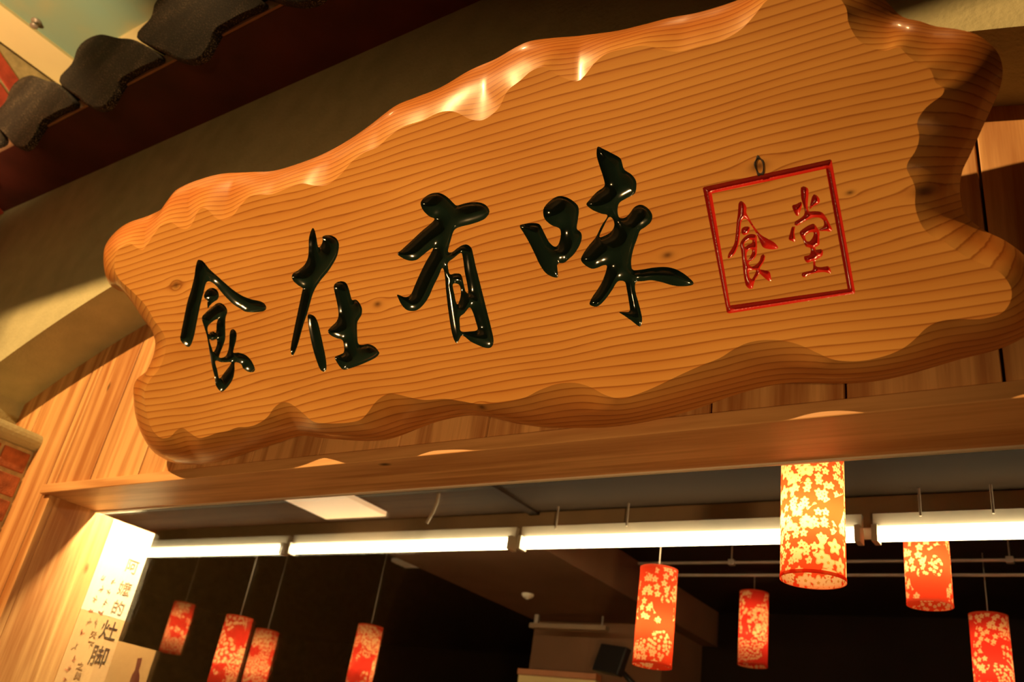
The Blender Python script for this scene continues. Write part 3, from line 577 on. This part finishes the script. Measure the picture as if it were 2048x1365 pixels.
# poster on the jamb with brush writing; lower-half shade is put into the colour
XP = XJ+0.001
ROTX = (math.radians(90), 0, math.radians(90))          # text facing +X, reading along +Y
ps = empty('wall_poster', (XP, 0.30, 1.5)); tag(ps, 'tall white poster with shade coloured into its lower half and brush writing on the window jamb', 'poster')
MB().box(0, 0.0015, -0.08, 0.075, 0.42, ZS-1.5-0.002).build('upper_half', M['paper_white'], ps)
MB().box(0, 0.0012, -0.08, 0.075, -0.5, 0.42).build('shaded_lower_half', M['paper_shaded'], ps)
def put(px, s, size, mat, name='writing'):
    q = onX(px, XP); text_mesh(name, s, size, mat, ps, (0.002, q[1]-0.30, q[2]-1.5), ROTX)
put((263, 1135), '阿', 0.046, M['ink_pale']); put((248, 1180), '嬤', 0.046, M['ink_pale']); put((235, 1218), '的', 0.046, M['ink_pale']); put((217, 1264), '灶', 0.060, M['ink']); put((197, 1315), '脚', 0.062, M['ink'])  # upper three characters in paler ink, glare on them put into the colour
put((186, 1270), '天', 0.022, M['ink_pale']); put((180, 1290), '下', 0.022, M['ink_pale']); put((160, 1333), '之', 0.022, M['ink_pale']); put((155, 1352), '美', 0.022, M['ink_pale'])
for p, mt in [((205,1157),'ink_pale'),((225,1163),'ink_pale'),((202,1178),'ink_pale'),((217,1184),'ink_pale'),((190,1200),'ink_pale'),((209,1206),'ink_pale'),((182,1221),'ink_red'),((202,1226),'ink_red'),((178,1243),'ink_pale'),((163,1267),'ink_red'),((150,1293),'ink_pale'),((146,1317),'ink_red'),((137,1336),'ink_red'),((128,1358),'ink_red'),((192,1246),'ink_pale')]:
    q = onX(p, XP); mb = MB()
    for k in range(4):
        a_ = random.uniform(-0.6, 0.6)+(k % 2)*1.5; l_ = random.uniform(0.004, 0.009); cx, cy = random.uniform(-0.004, 0.004), random.uniform(-0.006, 0.006)
        dx, dy = math.cos(a_)*l_, math.sin(a_)*l_; nx, ny = -math.sin(a_)*0.0012, math.cos(a_)*0.0012
        mb.add([(0.0022, cx-dx+nx, cy-dy+ny), (0.0022, cx-dx-nx, cy-dy-ny), (0.0022, cx+dx-nx, cy+dy-ny), (0.0022, cx+dx+nx, cy+dy+ny)], [(0, 1, 2, 3)])
    o = mb.build('small_writing', M[mt], ps); o.location = (0, q[1]-0.30, q[2]-1.5)
# picture with the bottle, past the poster
pc = empty('bottle_picture', (XJ, 0.45, 1.86)); tag(pc, 'tan picture of a dark red bottle standing past the brush-written poster', 'picture')
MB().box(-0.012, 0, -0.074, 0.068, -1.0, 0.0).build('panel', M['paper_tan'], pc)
bp_ = [onX(p, XJ) for p in [(275,1317),(284,1316),(281,1330),(277,1342),(279,1352),(277,1368),(270,1392),(252,1392),(258,1366),(264,1350),(270,1340)]]
bo = prism([(q[1]-0.45, q[2]-1.86) for q in bp_], 0.001, 'printed_bottle', M['wine'], pc); bo.location = (0.0002, 0, 0); bo.rotation_euler = ROTX
dk = MB().box(XJ-0.10, XJ-0.013, 0.376, 0.53, 0, 1.86).build('picture_stand', M['dark_wood']); tag(dk, 'dark narrow partition behind the bottle picture', 'partition')

# pendant lamps
def pendant(px_bottom, width_px, length, mat, power, label, ztop=RC, dia=0.12, ymin=None):
    zc = FPX*dia/width_px; P = CAM+ray(px_bottom)/FPX*zc
    r_ = dia/2
    e = empty('pendant_lamp', tuple(P)); tag(e, label, 'lamp', 'red blossom-print pendant lamps')
    n = 40; v = []; f = []; uvs = []
    for j, z_ in enumerate((0.0, length)):
        for i in range(n+1): q = 2*math.pi*i/n; v.append((r_*math.cos(q), r_*math.sin(q), z_))
    for i in range(n): f.append((i, i+1, n+2+i, n+1+i))
    sh = obj('shade', v, f, mat, e, True); ul = sh.data.uv_layers.new(name='UVMap')
    off = random.random()
    for lp in sh.data.loops:
        i = lp.vertex_index; ul.data[lp.index].uv = ((i % (n+1))/n*2*math.pi*r_+off, (i//(n+1))*length+off*2)
    rim = M['rim']
    MB().lathe([(r_+0.0008, -0.001), (r_+0.0008, 0.006)], 40).build('bottom_rim', rim, sh)
    MB().lathe([(r_+0.0008, length-0.006), (r_+0.0008, length+0.001)], 40).build('top_rim', rim, sh)
    mb = MB()
    for k in range(3): q = 2*math.pi*k/3; mb.tube((0, 0, length-0.012), (r_*math.cos(q), r_*math.sin(q), length-0.004), 0.0015, n=6)
    mb.tube((0, 0, length-0.055), (0, 0, length), 0.016, n=14); so_ = mb.build('lamp_socket', M['black'], e)
    bl = MB().lathe([(0.0, length-0.115), (0.014, length-0.11), (0.022, length-0.09), (0.018, length-0.07), (0.012, length-0.055)], 16).build('bulb', M['bulb'], so_)
    MB().tube((0, 0, length), (0, 0, ztop-P[2]), 0.0022, n=6).build('cord', M['grey_metal'], e)
    l = bpy.data.lights.new('lamp_glow', 'POINT'); l.energy = power; l.color = (1.0, 0.66, 0.30); l.shadow_soft_size = 0.02
    lo_ = bpy.data.objects.new('lamp_glow', l); C.objects.link(lo_); lo_.parent = e; lo_.location = (0, 0, length*0.40)
    return e
def rim_mat():
    m, nt, bs = new_mat('red_paper_rim'); nt.nodes.remove(bs); out = nt.nodes['Material Output']
    tl = N(nt, 'ShaderNodeBsdfTranslucent', i_Color=(0.8, 0.12, 0.05, 1)); df = N(nt, 'ShaderNodeBsdfDiffuse', i_Color=(0.8, 0.12, 0.05, 1)); mx = N(nt, 'ShaderNodeMixShader'); mx.inputs[0].default_value = 0.6
    L(nt, df.outputs[0], mx.inputs[1]); L(nt, tl.outputs[0], mx.inputs[2]); L(nt, mx.outputs[0], out.inputs[0]); return m
M['rim'] = rim_mat()
pendant((1626, 1162), 127, 0.30, M['shade_big'], 1.8, 'large orange-red pendant lamp hanging just inside the window head', 2.525)
pendant((1860, 1212), 86, 0.30, M['shade_mid'], 0.85, 'red pendant lamp with blossom sprigs, its top hidden by the tube light')
pendant((1304, 1333), 78, 0.30, M['shade_mid'], 0.85, 'tall red pendant lamp hanging beside the black monitor')
pendant((1505, 1332), 58, 0.30, M['shade_far'], 0.36, 'small red pendant lamp between the tall lamp and the large orange one')
pendant((713, 1386), 52, 0.30, M['shade_far'], 0.36, 'red pendant lamp hanging alone in front of the dark back wall')
pendant((440, 1375), 55, 0.30, M['shade_far'], 0.5, 'brighter lamp of the touching pair of red pendant lamps')
pendant((502, 1385), 48, 0.30, M['shade_far'], 0.36, 'duller lamp of the touching pair of red pendant lamps')
pendant((339, 1306), 42, 0.28, M['shade_far'], 0.3, 'small red pendant lamp hanging nearest the bottle picture')
pendant((1994, 1420), 74, 0.30, M['shade_far'], 0.36, 'low red pendant lamp below the lamp with blossom sprigs')

# ceiling panel, far vent strip, rails, fixtures
q0, q1 = onZ((593, 1002), 2.525), onZ((779, 1029), 2.525)
cp_ = MB().box(-2.715, -2.385, 0.72, 1.15, 2.505, 2.525, 0.003).build('ceiling_panel', emit_mat('white_panel_added_glow', (0.85, 0.55, 0.30), 0.8)); tag(cp_, 'white rectangular ceiling panel in front of the beam, with added glow', 'ceiling panel')  # lit look of the white panel is put in as emission
q0, q1 = onZ((787, 1130), 2.60), onZ((950, 1119), 2.60)
vt = empty('air_vent', ((q0[0]+q1[0])/2, q0[1], RC)); tag(vt, 'pale narrow ceiling vent beyond the fluorescent tubes', 'vent')
MB().box(-0.26, 0.26, -0.06, 0.06, -0.02, 0, 0.002).build('frame', M['white_metal'], vt)
for k in range(3): MB().box(-0.245, 0.245, -0.04+k*0.033, -0.025+k*0.033, -0.026, -0.0195).build('slat', M['white_metal'], vt)
def rail(name, x0, x1, y, z_, label, rods):
    e = empty(name, ((x0+x1)/2, y, z_)); tag(e, label, 'rail', 'metal rails below the ceiling'); h = (x1-x0)/2
    MB().tube((-h, 0, 0), (h, 0, 0), 0.006, n=10).build('bar', M['grey_metal'], e)
    for rx in rods:
        MB().tube((rx, 0, 0), (rx, 0, RC-z_), 0.003, n=6).build('hanger', M['grey_metal'], e); MB().box(rx-0.012, rx+0.012, -0.011, 0.011, -0.011, 0.011, 0.002).build('clip', M['grey_metal'], e)
rail('metal_rail', -1.70, 0.3, 1.95, 2.545, 'upper thin metal rail behind the tube lights', (-0.6, 0.35, 0.9))
rail('metal_rail', -1.62, 0.3, 2.02, 2.515, 'lower thin metal rail behind the tube lights', (-0.45, 0.5))
# wires and rods dropping from the ceiling
def drop(name, a, b2, rad, label, mat):
    pts = [Vector(a), Vector(b2)]; o = MB().tube(a, b2, rad, n=8).build(name, mat); tag(o, label, 'rod', 'thin rods from the ceiling')
for p0, Y_, lab in [((1118, 1005), 1.19, 'thin ceiling rod beside the dark ceiling strip'), ((1258, 1000), 1.19, 'thin ceiling rod second from the dark ceiling strip'), ((1836, 950), 1.19, 'thin ceiling rod beside the large orange lamp'), ((1977, 930), 1.19, 'thicker ceiling rod beyond the sprig-printed lamp')]:
    q = onY(p0, Y_); drop('ceiling_rod', (q[0], Y_, 2.525), (q[0], Y_, 2.446), 0.0035, lab, M['grey_metal'])
cu = [onY((880, 975), 1.0), onY((874, 1005), 1.0), onY((866, 1025), 1.0), onY((853, 1047), 1.0)]
mb = MB()
cu[0][2] = 2.525
for a, b2 in zip(cu, cu[1:]): mb.tube(a, b2, 0.006, n=8)
cab = mb.build('hanging_cable', M['white_metal']); tag(cab, 'pale bent cable hanging from the ceiling past the white panel', 'cable')
hs = empty('hanging_batten', (-2.30, 2.50, 2.36)); 
qa, qb = onY((1062, 1252), 2.5), onY((1215, 1254), 2.5); hs.location = ((qa[0]+qb[0])/2, 2.5, qa[2]); h = (qb[0]-qa[0])/2
tag(hs, 'brown light batten hung on a rod in front of the brown pier', 'batten')
MB().box(-h, h, -0.02, 0.02, -0.012, 0.012, 0.003).build('bar', plain('taupe_batten', (0.30, 0.20, 0.12), 0.5, 0.1, 10), hs)
MB().tube((h-0.03, 0, 0.012), (h-0.03, 0, 2.45-qa[2]), 0.004, n=8).build('rod', M['grey_metal'], hs)
MB().box(-h+0.02, -h+0.04, -0.008, 0.008, 0.012, 2.45-qa[2]).build('rod', M['grey_metal'], hs)
q = onZ((1056, 1188), 2.45)
sd = empty('smoke_detector', (q[0], q[1], 2.45)); tag(sd, 'small pale smoke detector under the boxed duct', 'detector')
MB().lathe([(0.0, 0), (0.028, 0), (0.028, -0.008), (0.02, -0.018), (0.0, -0.02)]).build('housing', M['white_metal'], sd)
MB().lathe([(0.011, -0.0195), (0.009, -0.024), (0.0, -0.025)]).build('sensor', M['white_metal'], sd)
qa, qb = onY((1038, 1337), 2.6), onY((1193, 1340), 2.6)
mn = empty('menu_board', ((qa[0]+qb[0])/2, 2.615, qa[2]-0.3)); tag(mn, 'pale yellow board with orange-brown top rail on the brown pier', 'board'); h = (qb[0]-qa[0])/2
MB().box(-h, h, -0.01, 0.03, -0.3, 0.27).build('face', M['menu_face'], mn); MB().box(-h-0.004, h+0.004, -0.02, 0.03, 0.272, 0.30, 0.002).build('top_rail', M['orange_trim'], mn)
q = onY((1222, 1320), 2.45)
tvm = empty('monitor', tuple(q)); tag(tvm, 'small black monitor tilted on a bracket beside the pale yellow board', 'monitor'); tvm.rotation_euler = (math.radians(-12), math.radians(8), math.radians(-25))
MB().box(-0.10, 0.10, -0.015, 0.02, -0.065, 0.065, 0.006).build('screen', M['black'], tvm)
MB().box(-0.04, 0.04, 0.02, 0.045, -0.04, 0.04, 0.004).build('back_box', M['black'], tvm)
MB().tube((0.05, 0.035, -0.03), (0.14, 0.12, -0.09), 0.012, n=10).build('bracket_arm', M['black'], tvm)
MB().tube((0.14, 0.12, -0.09), (0.14, 0.16, -0.30), 0.016, n=10).build('bracket_post', M['black'], tvm)
# dim slatted rack at the far left
rk = empty('slatted_rack', (-4.35, 2.9, 0)); tag(rk, 'dim dark slatted rack against the far wall below the smallest lamps', 'rack')
MB().box(-0.55, 0.55, -0.02, 0.02, 1.93, 1.97, 0.003).build('top_rail', M['dark_wood'], rk); MB().box(-0.55, 0.55, -0.02, 0.02, 0.9, 0.94, 0.003).build('bottom_rail', M['dark_wood'], rk)
for k in range(9): MB().box(-0.52+k*0.128, -0.48+k*0.128, -0.012, 0.012, 0.94, 1.93, 0.002).build('slat', M['dark_wood'], rk)
for sx in (-0.5, 0.5): MB().box(sx-0.03, sx+0.03, -0.03, 0.03, 0, 0.9, 0.003).build('leg', M['dark_wood'], rk)
